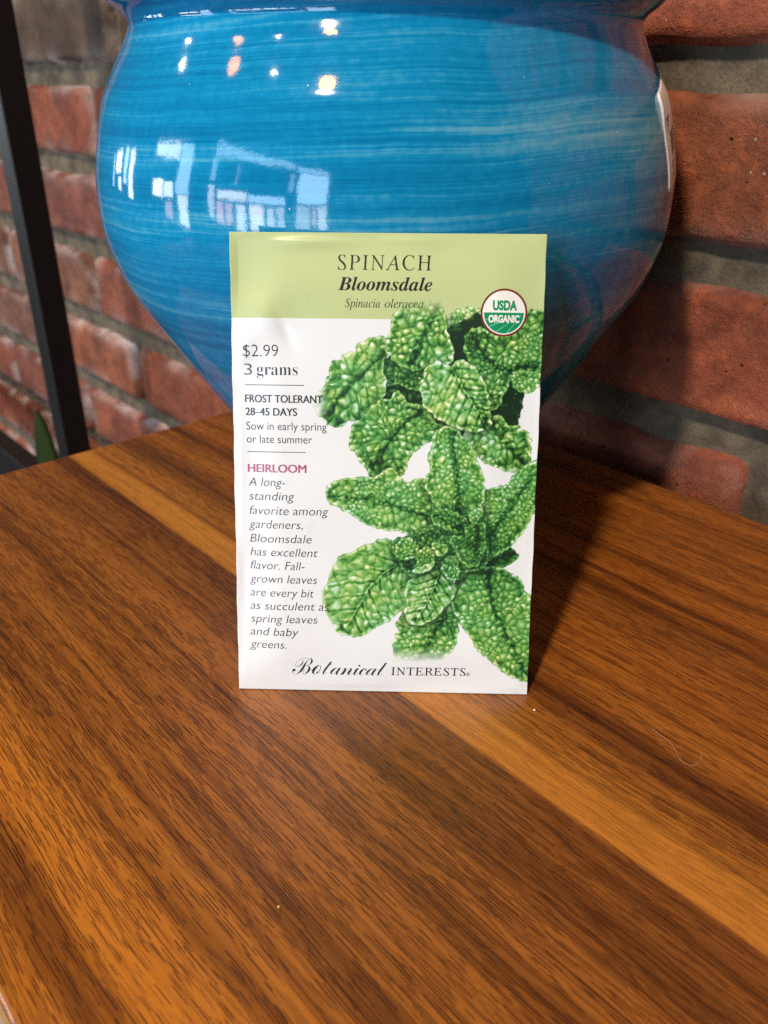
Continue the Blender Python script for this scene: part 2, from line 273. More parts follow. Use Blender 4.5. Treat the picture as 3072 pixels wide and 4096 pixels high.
# ------------------------------------------------------------------ the leaves printed on the packet (outline, midrib, blister size, tone), mm from the packet's foot
LEAVES = [
    ([(16.1,100.7),(18.9,103.2),(22.2,104.9),(25.1,105.7),(31.5,100.5),(36.0,92.3),(36.3,85.6),(36.3,81.4),(35.0,76.3),(31.6,75.4),(28.3,72.8),(24.1,71.1),(15.4,76.1),(10.2,81.1),(-0.1,81.8),(-1.8,86.0),(0.7,93.1),(10.8,93.3),(17.1,93.3)],
     None, 2.5, -0.45, {}),
    ([(15.3,104.8),(18.4,105.7),(19.7,106.9),(22.1,107.1),(25.1,106.5),(24.7,104.5),(21.4,103.8),(19.0,102.4),(17.3,100.7),(15.9,100.7)],
     None, 2.0, 0.15, {}),
    ([(27.3,76.2),(28.1,80.1),(31.3,83.9),(33.7,88.1),(36.3,86.5),(36.2,83.1),(35.9,79.7),(35.2,76.8),(33.7,75.5)],
     [(35.9,84.8),(29.4,77.1)], 1.6, -0.5, {}),
    ([(15.9,100.3),(18.5,102.8),(21.4,104.3),(24.7,105.9),(27.2,104.5),(25.3,100.4),(21.7,101.4),(20.7,99.1),(20.6,95.4),(17.3,93.1),(17.8,96.2),(16.3,98.3)],
     [(23.9,104.5),(17.5,95.4)], 6.0, -0.42, {'amp': 0.4}),
    ([(-1.0,92.7),(2.3,94.8),(7.4,93.2),(12.0,94.1),(14.9,95.4),(17.1,92.9),(15.1,90.4),(10.9,88.7),(10.1,86.2),(6.7,85.7),(4.1,87.8),(0.7,86.9),(-1.0,89.4)],
     None, 2.2, -0.22, {}),
    ([(-0.0,98.7),(-1.9,99.4),(-4.9,98.3),(-7.4,97.2),(-8.0,95.5),(-11.2,94.3),(-12.2,92.8),(-13.9,93.3),(-14.8,91.7),(-14.4,89.6),(-15.4,88.4),(-16.5,86.0),(-18.1,84.3),(-19.1,82.0),(-18.9,79.9),(-16.9,78.2),(-15.2,76.3),(-13.1,75.6),(-10.7,76.4),(-10.1,78.1),(-8.1,76.8),(-6.0,78.1),(-3.9,80.5),(-0.9,83.3),(0.3,86.9),(-1.0,90.2),(-0.8,93.1),(0.4,95.6)],
     [(-1.1,95.2),(-9.0,87.6),(-15.4,79.1)], 3.6, 0.06, {'fold': 0.55, 'fadeleft': 1}),
    ([(2.0,105.1),(4.2,107.1),(7.1,109.4),(10.4,110.1),(13.4,108.8),(15.1,106.4),(15.8,102.8),(16.0,99.1),(17.7,96.2),(17.7,93.3),(15.0,92.3),(10.8,93.0),(8.5,90.9),(4.5,91.7),(1.5,94.4),(0.2,96.0),(0.4,99.3),(1.6,102.6)],
     [(13.4,107.6),(9.8,100.3),(6.6,92.8)], 2.7, 0.03, {'fadetop': 1, 'fold': 0.8}),
    ([(20.8,96.9),(20.8,99.6),(22.1,101.4),(24.8,102.1),(27.4,100.4),(31.1,99.7),(34.4,101.7),(36.3,106.2),(39.6,106.6),(42.1,106.1),(42.8,89.9),(39.5,90.5),(35.2,91.5),(33.2,89.4),(31.3,84.3),(29.7,81.1),(28.0,80.3),(27.5,83.8),(25.6,88.8),(24.3,91.3),(21.7,94.2)],
     [(39.3,93.2),(29.8,90.6),(23.2,99.2)], 2.3, -0.06, {}),
    ([(34.8,91.0),(37.8,90.9),(42.9,89.3),(40.9,87.6),(40.1,86.5),(38.2,85.4),(36.3,85.5),(34.7,86.4),(33.7,88.7)],
     None, 2.0, 0.0, {}),
    ([(-2.7,81.8),(-0.9,83.1),(1.3,82.6),(2.4,84.9),(3.8,85.2),(4.7,82.7),(6.8,81.8),(9.4,81.9),(11.1,79.4),(13.7,76.8),(15.2,75.6),(13.3,72.5),(11.2,72.0),(9.5,70.9),(7.2,69.3),(6.1,67.4),(5.9,64.3),(3.6,62.5),(1.7,64.3),(-0.7,62.9),(-3.5,61.9),(-4.8,64.6),(-6.6,66.7),(-7.2,68.7),(-9.0,70.2),(-9.7,72.3),(-9.0,74.9),(-7.7,77.0),(-6.0,78.1),(-4.3,79.6)],
     [(10.2,80.7),(2.6,75.0),(-2.5,65.5)], 2.5, 0.0, {'fold': 0.6}),
    ([(21.8,75.7),(24.8,75.3),(28.1,78.4),(31.5,78.8),(32.4,75.9),(35.0,76.3),(37.6,75.1),(39.0,72.8),(39.1,69.5),(39.7,66.5),(37.1,65.0),(33.8,63.9),(31.1,65.1),(28.1,66.3),(25.0,68.5),(23.2,71.5),(21.4,74.4)],
     [(28.2,77.1),(31.7,72.0),(37.1,66.9)], 3.0, 0.05, {}),
    ([(10.2,90.1),(10.8,92.0),(13.3,93.0),(15.9,92.4),(17.1,91.2),(18.6,92.9),(20.9,93.3),(22.8,91.9),(24.5,90.5),(26.1,88.0),(27.0,84.7),(27.8,81.7),(28.1,78.4),(27.9,75.5),(24.4,75.0),(20.5,75.7),(17.1,76.9),(14.5,78.1),(11.9,79.9),(9.8,82.8),(9.4,85.7),(10.0,87.8)],
     [(17.6,90.8),(21.6,84.6),(27.3,76.2)], 2.8, 0.05, {'vein': 1, 'amp': 0.85}),
    ([(26.4,37.5),(29.4,39.4),(32.0,41.2),(35.0,42.7),(36.9,41.5),(36.4,39.6),(33.9,37.9),(30.4,36.7),(27.8,36.8)],
     [(26.9,37.5),(36.3,41.5)], 5.0, 0.0, {'amp': 0.4}),
    ([(43.9,68.0),(40.9,66.9),(38.0,65.3),(35.1,63.6),(34.4,61.0),(31.3,59.4),(28.3,58.7),(26.4,59.3),(25.4,55.1),(26.0,51.6),(27.8,49.0),(28.8,43.6),(27.7,39.1),(31.1,41.2),(35.4,43.7),(37.2,46.7),(38.7,48.3),(39.7,50.9),(40.8,53.6),(44.2,61.5)],
     [(40.6,63.7),(28.4,45.4)], 2.0, 0.0, {'amp': 0.75}),
    ([(6.2,24.6),(4.2,21.7),(3.6,19.9),(4.9,18.7),(3.8,16.6),(2.8,13.1),(3.5,11.0),(5.3,9.1),(8.9,9.2),(12.5,9.7),(17.0,10.3),(18.3,12.2),(20.1,14.1),(20.4,16.9),(21.2,21.1),(19.7,27.1),(15.7,27.5),(11.2,27.0)],
     [(16.7,22.4),(9.8,9.7)], 2.3, 0.02, {'fadebot': 1, 'amp': 0.8, 'flip': 1}),
    ([(19.2,29.9),(20.8,33.6),(23.4,36.3),(29.5,37.4),(33.0,36.6),(34.8,35.2),(37.5,34.4),(39.0,31.1),(39.9,28.9),(45.7,28.1),(46.4,11.8),(41.4,4.1),(38.9,4.4),(34.6,6.9),(30.4,10.3),(26.7,13.8),(24.7,17.5),(21.6,21.4),(19.3,25.7)],
     [(28.7,35.5),(30.3,25.5),(40.4,6.1)], 2.7, -0.02, {'amp': 0.85, 'flip': 1}),
    ([(2.6,44.9),(-2.3,44.0),(-5.8,42.1),(-9.3,40.7),(-12.4,39.3),(-14.1,36.1),(-15.0,32.4),(-16.7,30.1),(-17.2,27.3),(-16.0,24.6),(-14.3,20.9),(-12.8,18.1),(-10.1,16.9),(-7.4,16.8),(-4.2,18.2),(-1.1,20.1),(2.4,22.2),(3.5,24.0),(6.2,25.0),(6.7,31.0),(9.3,35.6),(7.0,39.2),(3.5,39.6)],
     [(4.9,38.7),(-2.2,34.0),(-10.1,20.1)], 4.0, 0.05, {'vein': 1, 'fadeleft': 1, 'amp': 0.6, 'flip': 1}),
    ([(-16.3,57.5),(-15.0,59.8),(-12.0,61.1),(-8.1,61.6),(-2.9,61.6),(1.0,64.0),(2.4,64.5),(3.3,62.2),(6.7,59.6),(8.8,61.5),(11.2,61.5),(13.7,55.4),(15.9,53.2),(13.2,50.9),(16.1,47.9),(11.8,45.1),(7.4,44.5),(6.6,46.8),(3.0,47.9),(0.3,47.6),(-3.6,48.5),(-7.1,50.6),(-11.5,53.7),(-15.1,54.9)],
     [(-15.0,56.3),(-1.5,55.6),(13.0,50.5)], 2.2, 0.03, {'amp': 0.75}),
    ([(11.8,67.6),(13.2,70.2),(13.1,72.3),(13.7,74.3),(15.4,75.5),(18.0,75.8),(20.1,74.4),(22.3,71.9),(24.2,68.5),(25.5,65.5),(26.9,61.3),(26.8,56.9),(26.4,53.2),(23.8,51.3),(20.3,51.9),(15.9,53.1),(13.7,55.4),(11.7,58.9),(11.0,61.5),(12.7,64.1)],
     [(17.6,73.7),(19.4,63.3),(20.3,52.4)], 2.0, 0.03, {'amp': 0.7}),
    ([(2.6,45.0),(7.4,45.5),(12.6,47.8),(16.0,48.8),(20.3,51.5),(26.0,51.6),(28.3,47.2),(28.9,40.9),(27.3,36.4),(22.5,36.3),(20.8,33.6),(16.4,33.0),(10.2,34.7),(6.7,34.7),(4.9,37.8),(2.2,41.4)],
     None, 1.8, -0.24, {}),
    ([(15.1,35.7),(10.2,36.2),(7.2,32.8),(6.1,30.1),(6.9,26.4),(6.1,23.2),(6.9,21.2),(10.5,20.8),(14.5,22.3),(17.6,26.6),(19.8,29.4),(19.8,31.7),(17.7,34.4)],
     [(15.3,35.3),(13.8,29.8),(9.6,21.8)], 2.6, 0.1, {'vein': 1, 'amp': 0.7, 'flip': 1}),
    ([(3.0,42.1),(4.8,45.5),(7.4,45.1),(9.2,42.8),(9.3,40.6),(6.6,39.1),(3.9,39.6)],
     None, 1.8, 0.0, {}),
    ([(16.1,36.9),(18.0,40.7),(20.2,39.4),(20.9,34.5),(19.1,33.4),(16.8,35.1)],
     None, 1.6, -0.02, {}),
    ([(9.4,41.3),(11.8,42.8),(13.2,41.6),(14.1,38.9),(11.5,36.8),(9.1,37.2)],
     None, 1.6, -0.05, {}),
    ([(7.8,35.4),(9.5,37.0),(11.9,37.3),(14.1,39.1),(13.2,37.0),(10.6,35.9)],
     None, 3, 0.15, {}),
    ([(13.2,43.7),(15.3,44.2),(17.6,43.3),(16.7,40.7),(14.5,41.1)],
     None, 3, 0.0, {}),
    ([(12.5,51.4),(15.0,53.5),(18.6,53.0),(21.6,51.1),(22.7,49.3),(21.0,47.0),(17.8,47.9),(14.7,49.2)],
     [(12.9,51.8),(21.7,48.0)], 1.7, 0.04, {'amp': 0.6}),
    ([(23.2,51.8),(25.0,53.9),(26.9,53.2),(26.0,51.2),(23.9,49.9)],
     None, 1.6, 0.0, {}),
    ([(22.2,48.0),(24.7,49.9),(27.0,49.6),(27.9,47.2),(27.8,42.7),(27.2,39.6),(25.1,37.4),(22.5,37.6),(20.6,39.9),(19.7,43.5),(18.3,44.4),(18.7,45.8),(21.0,46.2),(22.4,44.3)],
     [(25.6,48.9),(24.9,42.7)], 1.7, 0.02, {'amp': 0.6}),
]
PW, PH = 82.5, 125.85
def smooth_noise(rs, shape, step, cell):
    """bilinear value noise over a raster whose pixels are `step` mm, cell size `cell` mm"""
    h, w = shape
    gy = np.arange(h)*step/cell; gx = np.arange(w)*step/cell
    G = rs.rand(int(gy[-1])+3, int(gx[-1])+3)
    iy = gy.astype(int); fy = gy-iy; ix = gx.astype(int); fx = gx-ix
    fy = (fy*fy*(3-2*fy))[:, None]; fx = (fx*fx*(3-2*fx))[None]
    a = G[np.ix_(iy, ix)]; b = G[np.ix_(iy, ix+1)]; c = G[np.ix_(iy+1, ix)]; d = G[np.ix_(iy+1, ix+1)]
    return (a*(1-fx)+b*fx)*(1-fy)+(c*(1-fx)+d*fx)*fy
def chaikin(P, n=2):
    P = np.array(P, float)
    for _ in range(n):
        Q = np.roll(P, -1, 0); P = np.stack([.75*P+.25*Q, .25*P+.75*Q], 1).reshape(-1, 2)
    return P
def seg_dist(X, Y, P, closed=True):
    best = np.full(X.shape, 1e9); par = np.zeros(X.shape); side = np.zeros(X.shape); acc = 0.
    Q = np.roll(P, -1, 0) if closed else P[1:]
    for (ax, ay), (bx, by) in zip(P, Q):
        ex, ey = bx-ax, by-ay; l2 = ex*ex+ey*ey+1e-9
        t = np.clip(((X-ax)*ex+(Y-ay)*ey)/l2, 0, 1)
        d = np.hypot(X-ax-t*ex, Y-ay-t*ey); m = d < best
        best = np.where(m, d, best); par = np.where(m, acc+t*l2**.5, par)
        side = np.where(m, np.sign(ex*(Y-ay)-ey*(X-ax)), side); acc += l2**.5
    return best, par, side
def inside(X, Y, P):
    c = np.zeros(X.shape, bool)
    for (ax, ay), (bx, by) in zip(P, np.roll(P, -1, 0)):
        if ay != by:
            c ^= ((ay > Y) != (by > Y)) & (X < (bx-ax)*(Y-ay)/(by-ay)+ax)
    return c
RT = np.array([0, .17, .34, .5, .66, .82, 1.])
RC = np.array([(24, 44, 30), (40, 84, 42), (64, 126, 56), (102, 164, 78), (154, 198, 120), (210, 227, 196), (243, 249, 232)])/255.
def ramp(T):
    return np.stack([np.interp(T, RT, RC[:, k]) for k in range(3)], -1)
def paint_print(step):
    """the printed face of the packet as an sRGB raster, rows from the bottom edge up"""
    rs = np.random.RandomState(7)
    xs = np.arange(-PW/2, PW/2+step, step); ys = np.arange(0, PH+step, step)
    X, Y = np.meshgrid(xs, ys); shp = X.shape
    img = np.empty(shp+(3,)); img[:] = (.895, .91, .925)
    img[Y > 104.0] = (.735, .79, .565)
    cover = np.zeros(shp)
    wx = (smooth_noise(rs, shp, step, 2.2)-.5)*1.5; wy = (smooth_noise(rs, shp, step, 2.2)-.5)*1.5
    ex = (smooth_noise(rs, shp, step, 1.1)-.5); ey = (smooth_noise(rs, shp, step, 1.1)-.5)
    grain = smooth_noise(rs, shp, step, .3)-.5; hue = smooth_noise(rs, shp, step, 3.5)-.5
    streak = smooth_noise(rs, shp, step, .8)-.5
    for poly, rib, size, tone, opt in LEAVES:
        size = size*.8; span = np.ptp(np.array(poly), 0).max()
        P = chaikin(poly); x0, y0 = P.min(0)-3; x1, y1 = P.max(0)+3
        sy = slice(max(0, int(y0/step)), max(0, int(y1/step))); sx = slice(max(0, int((x0+PW/2)/step)), max(0, int((x1+PW/2)/step)))
        x = X[sy, sx]; y = Y[sy, sx]
        px = x+ex[sy, sx]*.9; py = y+ey[sy, sx]*.9
        d, _, _ = seg_dist(px, py, P); ins = inside(px, py, P); sd = np.where(ins, d, -d)+.45
        # shadow that the artist drew behind the leaf
        d2, _, _ = seg_dist(px-.5, py+.7, P); o2 = inside(px-.5, py+.7, P)
        sh = np.where(o2, 1, np.exp(-d2/1.0))*.55*cover[sy, sx]
        img[sy, sx] = img[sy, sx]*(1-sh[..., None])+np.array((.07, .15, .09))*sh[..., None]
        u = x+wx[sy, sx]*(size/2.5); v = y+wy[sy, sx]*(size/2.5)
        n = int((x1-x0)*(y1-y0)/(size*size*.8))+3
        S = np.c_[rs.uniform(x0, x1, n), rs.uniform(y0, y1, n)]
        for _ in range(6):      # spread the blisters apart
            D = S[:, None]-S[None]; r = np.hypot(D[..., 0], D[..., 1])+1e-6
            S += (D/r[..., None]*np.clip(size*.95-r, 0, None)[..., None]*.12).sum(1)
        F1 = np.full(x.shape, 1e9); F2 = F1.copy(); cx = np.zeros(x.shape); cy = cx.copy(); hi = cx.copy()
        ang = rs.uniform(0, 3.14); strg = rs.uniform(.1, 1., n)**1.3
        mx, my = P.mean(0); fo = opt.get('fold', .84)
        for (a, b), k in zip(S, strg):
            q = np.arctan2(b-my, a-mx); c_, s_ = np.cos(q), np.sin(q)
            r = np.hypot(((u-a)*c_+(v-b)*s_)*fo, ((v-b)*c_-(u-a)*s_)*(2-fo)**.7); m = r < F1
            F2 = np.where(m, F1, np.minimum(F2, r)); F1 = np.where(m, r, F1)
            cx = np.where(m, u-a, cx); cy = np.where(m, v-b, cy); hi = np.where(m, k, hi)
        g = np.clip((F2-F1)/(size*.62), 0, 1)
        s = np.clip((-cx*.55+cy*.83)/size, -.7, .7)
        h = hi*np.exp(-(((cx+.16*size)/(.27*size))**2+((cy-.2*size)/(.21*size))**2))
        am = opt.get('amp', 1.); T = .55+tone+am*(.22*(g**.8-.5)+.20*s)+.46*h*am**.5+.14*streak[sy, sx]
        T -= .10*np.exp(-(F2-F1)/(.16*size))
        if rib:
            R = np.array(rib, float)
            for _ in range(2):
                R = np.concatenate([R[:1], np.stack([.75*R[:-1]+.25*R[1:], .25*R[:-1]+.75*R[1:]], 1).reshape(-1, 2), R[-1:]])
            rd, t, side = seg_dist(u*.35+x*.65, v*.35+y*.65, R, False)
            tot = np.hypot(*np.diff(R, axis=0).T).sum()
            ph = (t-rd*.75+side*.9)/ (tot/5.5); lat = np.abs(ph-np.round(ph))*(tot/5.5)
            big = opt.get('vein', 0)
            T -= (.15+.12*big)*np.exp(-(lat/.42)**2)*np.exp(-rd/9)
            T += (.04+.10*big)*np.exp(-((lat-.75)/.35)**2)*np.exp(-rd/9)
            T -= .30*np.exp(-(rd/.75)**2); T += (.10+.30*big)*np.exp(-(rd/.22)**2)
            b = R[0] if opt.get('flip') else R[-1]
            T -= .10*np.clip(side, 0, 1)*np.exp(-rd/3)
            T -= .24*np.exp(-np.hypot(x-b[0], y-b[1])/4.5)
        T -= .16*np.exp(-((sd-1.5)/.8)**2)*(smooth_noise(rs, x.shape, step, 3) > .45)
        T += (.18 if span > 14 else .08)*np.exp(-((sd-.38)/.3)**2)
        T -= .22*np.exp(-((sd-.02)/.12)**2)
        T += grain[sy, sx]*.16
        T = np.where(T > .5, .5+(T-.5)*.92, T)
        col = ramp(np.clip(T, .02, 1))
        hh = hue[sy, sx][..., None]
        col = np.clip(col*(1+hh*np.array((.20, .03, -.16))), 0, 1)
        a = np.clip((sd+.04)/.14, 0, 1)
        if opt.get('fadetop'): a = a*np.clip(1-(y-104.6)/4.6+.25*grain[sy, sx], .0, 1)
        if opt.get('fadebot'): a = a*np.clip((y-9.3)/4.5+.12*grain[sy, sx], 0, 1)
        if opt.get('fadeleft'): a = a*np.clip((x+18.6)/3.2+.3*grain[sy, sx]+(np.clip((y-31)/3, 0, 1)+np.clip((20.5-y)/2, 0, 1) if y1 < 60 else np.clip((79.-y)/2, 0, 1)+np.clip((y-86)/2, 0, 1)), .12, 1)
        img[sy, sx] = img[sy, sx]*(1-a[..., None])+col*a[..., None]
        cover[sy, sx] = np.maximum(cover[sy, sx], a)
    # the dark heart between the inner leaves
    return xs, ys, np.clip(img, 0, 1), cover
HAIR = [(77.8, 168.8), (74.4, 168.0), (72.3, 168.0), (69.5, 166.6), (67.5, 164.4), (65.5, 163.3), (63.4, 164.1), (62.6, 166.1), (63.1, 168.5), (64.1, 170.0)]
CR = [(103.8, 151.0), (100.9, 61.8)]

# ------------------------------------------------------------------ the setting: floor and brick wall
FLOOR_Z = -.45
fl = box('floor', (-1.2, -.36, FLOOR_Z-.05), (2.0, 4.2, FLOOR_Z), FLOOR, None, 0); fl.matrix_world = ROOM; tag(fl, None, None, None, 'structure')
def build_wall():
    course, joint, face_y, rec = .0710, .0145, -.3280, .0075
    V, F, MI, tint, wear = [], [], [], [], []
    pals = [(.38, .105, .055), (.34, .092, .048), (.41, .125, .06), (.30, .09, .055), (.36, .105, .058)]
    rr = random.Random(4)
    first = {0: .080, 1: .036, 2: .128, 3: .060, 4: .190, -1: .020}     # where a perpend falls in each course
    z_ref = .160                                                        # mortar bed centre under the top visible course
    for k in range(-10, 9):                                             # k = 0: course between beds at .089 and .160
        z0 = z_ref-(k+1)*course+joint/2; z1 = z_ref-k*course-joint/2
        off = first.get(k, rr.uniform(0, .215)); n0 = -3
        for i in range(n0, 10):
            a = off+i*.215+.0055; b = off+(i+1)*.215-.0055
            if b < -.55 or a > 1.9: continue
            near = (-.2 < (a+b)/2 < 1.4) and -.3 < z0 < .35
            nx, nz = (44, 14) if near else (14, 5)
            base = len(V); col = rr.choice(pals); g = rr.uniform(.85, 1.12); col = tuple(c*g for c in col)
            if k == -1 and b > .45: col = (.12, .075, .05)              # the dark burnt bricks high on the left
            if k == 1 and .5 < b: col = (.30, .098, .066)
            if b > .45: col = tuple(.82*c for c in col)
            if a > .75 and k in (2, 3): col = tuple(.6*c+.4*d for c, d in zip(col, (.16, .12, .085)))
            wr = rr.uniform(.35, .6) if b < .45 else rr.uniform(.9, 1.6)
            tilt = rr.uniform(-.0012, .0012); seed = rr.uniform(0, 50)
            for iz in range(nz+1):
                for ix in range(nx+1):
                    fx, fz = ix/nx, iz/nz
                    px = a+(b-a)*fx; pz = z0+(z1-z0)*fz
                    d = min(px-a, b-px, pz-z0, z1-pz)
                    edge = ix in (0, nx) or iz in (0, nz)
                    e1 = mnoise.noise(Vector((px*38, pz*38, seed)))*.0016; e2 = mnoise.noise(Vector((px*120+9, pz*120, seed)))*.0007
                    fall = .0024*math.exp(-max(d, 0)/.0016)
                    py = face_y+tilt*(fx-.5)+e1*.8+e2-fall
                    if edge: py = face_y-rec-.003
                    px += e2*1.2 if not edge else mnoise.noise(Vector((pz*60, px*60, seed)))*.0016
                    pz += e1*.9
                    V.append((px, py, pz)); tint.append(col); wear.append(wr*math.exp(-max(d, 0)/.0045))
            for iz in range(nz):
                for ix in range(nx):
                    q = base+iz*(nx+1)+ix; F.append((q, q+nx+1, q+nx+2, q+1)); MI.append(0)
    # the mortar behind, one rough sheet
    base = len(V); xs = np.linspace(-.6, 2.0, 261); zs = np.linspace(FLOOR_Z, .85, 131)
    for zz in zs:
        for xx in xs:
            V.append((xx, face_y-rec+mnoise.noise(Vector((xx*30, zz*30, 3)))*.0022+mnoise.noise(Vector((xx*75, zz*75, 8)))*.001, zz)); tint.append((.3, .3, .3)); wear.append(0)
    for j in range(len(zs)-1):
        for i in range(len(xs)-1):
            q = base+j*len(xs)+i; F.append((q, q+len(xs), q+len(xs)+1, q+1)); MI.append(1)
    # a plain body so the wall has depth
    b0 = len(V); lo, hi = (-.6, -.45, FLOOR_Z), (2.0, face_y-rec-.006, .85)
    for X in (0, 1):
        for Y in (0, 1):
            for Z in (0, 1): V.append(((lo, hi)[X][0], (lo, hi)[Y][1], (lo, hi)[Z][2])); tint.append((.3, .3, .3)); wear.append(0)
    for f in ((0, 1, 3, 2), (4, 6, 7, 5), (0, 4, 5, 1), (2, 3, 7, 6), (0, 2, 6, 4), (1, 5, 7, 3)): F.append(tuple(b0+i for i in f)); MI.append(1)
    o = mesh_obj('brick_wall', V, F, [BRICK, MORTAR], None, True, MI)
    at = o.data.attributes.new('tint', 'FLOAT_COLOR', 'POINT'); at.data.foreach_set('color', np.c_[np.array(tint), np.ones(len(tint))].astype(np.float32).ravel())
    at = o.data.attributes.new('wear', 'FLOAT', 'POINT'); at.data.foreach_set('value', np.array(wear, np.float32))
    o.matrix_world = ROOM
    tag(o, 'weathered red brick wall with thick grey mortar joints behind the blue pot', 'wall')
build_wall()

# ------------------------------------------------------------------ table
table = tag(empty('wooden_table', ROOM @ Matrix.Translation((0.03, -.158, FLOOR_Z))), 'walnut table with a streaky grained top and one golden stripe, under the seed packet', 'table')
TI = Matrix.Translation((0.03, -.158, FLOOR_Z)).inverted()
def room_part(o, parent, inv): o.parent = parent; o.matrix_local = inv; return o
tt = box('table_top', (-.34, -.3062, -.026), (.3615, -.0108, 0), WOOD, None, .0012, 3); room_part(tt, table, TI)
for sx in (-.32, .3215):
    for sy in (-.2900, -.052):
        lg = box('leg', (sx, sy, FLOOR_Z), (sx+.025, sy+.025, -.0265), BLACK_METAL, None, .001); room_part(lg, table, TI)
eb = box('edge_band', (-.339, -.0107, -.0245), (.3605, -.0098, -.0015), EDGE, None, 0); room_part(eb, table, TI)

# ------------------------------------------------------------------ metal rack and plant at the left
rack = tag(empty('metal_rack', ROOM @ Matrix.Translation((.633, -.2244, FLOOR_Z))), 'black square metal post of a rack, out of focus at the left of the wall', 'rack')
RI = Matrix.Translation((.633, -.2244, FLOOR_Z)).inverted()
room_part(box('post', (.633, -.2449, FLOOR_Z), (.6535, -.2244, .75), BLACK_METAL, None, .0018, 3), rack, RI)
room_part(box('rail', (.6537, -.2440, -.215), (1.25, -.2250, -.168), BLACK_METAL, None, .001), rack, RI)
room_part(box('foot', (.623, -.2549, FLOOR_Z), (.6635, -.2144, FLOOR_Z+.006), BLACK_METAL, None, .001), rack, RI)
def plant():
    root = tag(empty('potted_plant', Matrix.Translation((-.301, .668, FLOOR_Z))), 'dark green pointed plant leaf seen blurred beside the foot of the black post', 'plant')
    V, F = [], []
    n = 24; H_ = .302; ax = Vector((.86, -.5, 0))
    for i in range(n+1):
        f = i/n; wdt = .030*math.sin(math.pi*min(1, .12+.88*f))**.45*(1-.25*f)+.0004
        c = Vector((.004*math.sin(f*3), .006*f*f, f*H_))
        for s, dy in ((-1, 0), (-.5, -.0025), (0, -.004), (.5, -.0025), (1, 0), (.5, .0012), (0, .0012), (-.5, .0012)): V.append(c+ax*wdt*s+Vector((0, dy, 0)))
    for i in range(n):
        for j in range(8): F.append((i*8+j, i*8+(j+1) % 8, i*8+8+(j+1) % 8, i*8+8+j))
    F.append(tuple(range(7, -1, -1))); F.append(tuple(n*8+j for j in range(8)))
    lf = mesh_obj('leaf', [v+Vector((0, 0, .05)) for v in V], F, LEAF, root, True)
    V, F = [], []; prof = [(.02, 0), (.036, .0), (.044, .06), (.046, .062), (.041, .062), (.039, .052), (.0005, .05)]
    for r_, z_ in prof:
        for j in range(32): V.append((r_*math.cos(j*math.pi/16), r_*math.sin(j*math.pi/16), z_))
    for i in range(len(prof)-1):
        for j in range(32): F.append((i*32+j, i*32+(j+1) % 32, i*32+32+(j+1) % 32, i*32+32+j))
    F.append(tuple(range(31, -1, -1))); F.append(tuple((len(prof)-1)*32+j for j in range(32)))
    mesh_obj('planter', V, F, BLACK_METAL, root, True)
plant()

# ------------------------------------------------------------------ blue ceramic pot
PROF = [(0, 34), (.6, 37.5), (4, 40), (10, 44), (20, 50.2), (30, 56.6), (40, 63), (50, 69.8), (60, 76.3), (70, 82.7), (80, 89.1), (90, 94.9), (100, 99), (110, 101.2), (120, 101.7), (130, 100.8), (140, 98.8), (150, 95.7), (155, 93.4), (160, 90.6), (165, 87.5), (168, 85.9), (170.5, 84.9), (172.5, 84.9), (174.5, 86.3), (176.4, 89.0), (178.4, 91.2), (180.2, 91.9), (182, 91.4), (183.2, 90.2), (183.8, 88.6), (183.8, 87.2), (183.3, 85.8), (182, 83.6), (180, 81), (178, 79), (174, 78), (166, 80.5), (155, 87), (140, 92.5), (120, 95.3), (100, 92.6), (80, 83), (60, 70.4), (40, 57), (20, 44), (9, 36), (7, 20), (7, .5)]
def catmull(P, n):
    P = [Vector(p) for p in P]; out = []
    for i in range(len(P)-1):
        a, b, c, d = P[max(i-1, 0)], P[i], P[i+1], P[min(i+2, len(P)-1)]
        for k in range(n):
            t_ = k/n; out.append(.5*((2*b)+(c-a)*t_+(2*a-5*b+4*c-d)*t_*t_+(3*b-a-3*c+d)*t_**3))
    return out+[P[-1]]
PP = catmull(PROF, 4)
OUT = [p for p in PP if True][:4*30]
def pot_radius(z): return float(np.interp(z*1000, [p[0] for p in OUT], [p[1] for p in OUT]))/1000
def pot_wobble(th, z): return 1+.0025*math.sin(2*th+1.1+z*9)+.0016*math.sin(3*th+.4-z*14)+.0010*math.sin(z*310+math.sin(th)*1.5)
pot = tag(empty('ceramic_pot', Matrix.Translation(POT)), 'big glossy blue glazed ceramic pot with brushed streaks, behind the seed packet', 'pot')
def build_pot():
    NS = 200; V, F = [], []
    for p in PP:
        for j in range(NS):
            th = j*2*math.pi/NS; r_ = p[1]/1000*pot_wobble(th, p[0]/1000)
            V.append((r_*math.cos(th), r_*math.sin(th), p[0]/1000))
    n = len(PP)
    for i in range(n-1):
        for j in range(NS): F.append((i*NS+j, i*NS+(j+1) % NS, i*NS+NS+(j+1) % NS, i*NS+NS+j))
    F.append(tuple(range(NS-1, -1, -1))); F.append(tuple((n-1)*NS+j for j in range(NS)))
    mesh_obj('pot_body', V, F, GLAZE, pot, True)
build_pot()
def on_pot(s, z, lift):                                              # s = arc in mm from straight right, z in mm
    th = s/100.; r_ = pot_radius(z/1000)*pot_wobble(th, z/1000)+lift
    return Vector((r_*math.cos(th), r_*math.sin(th), z/1000))
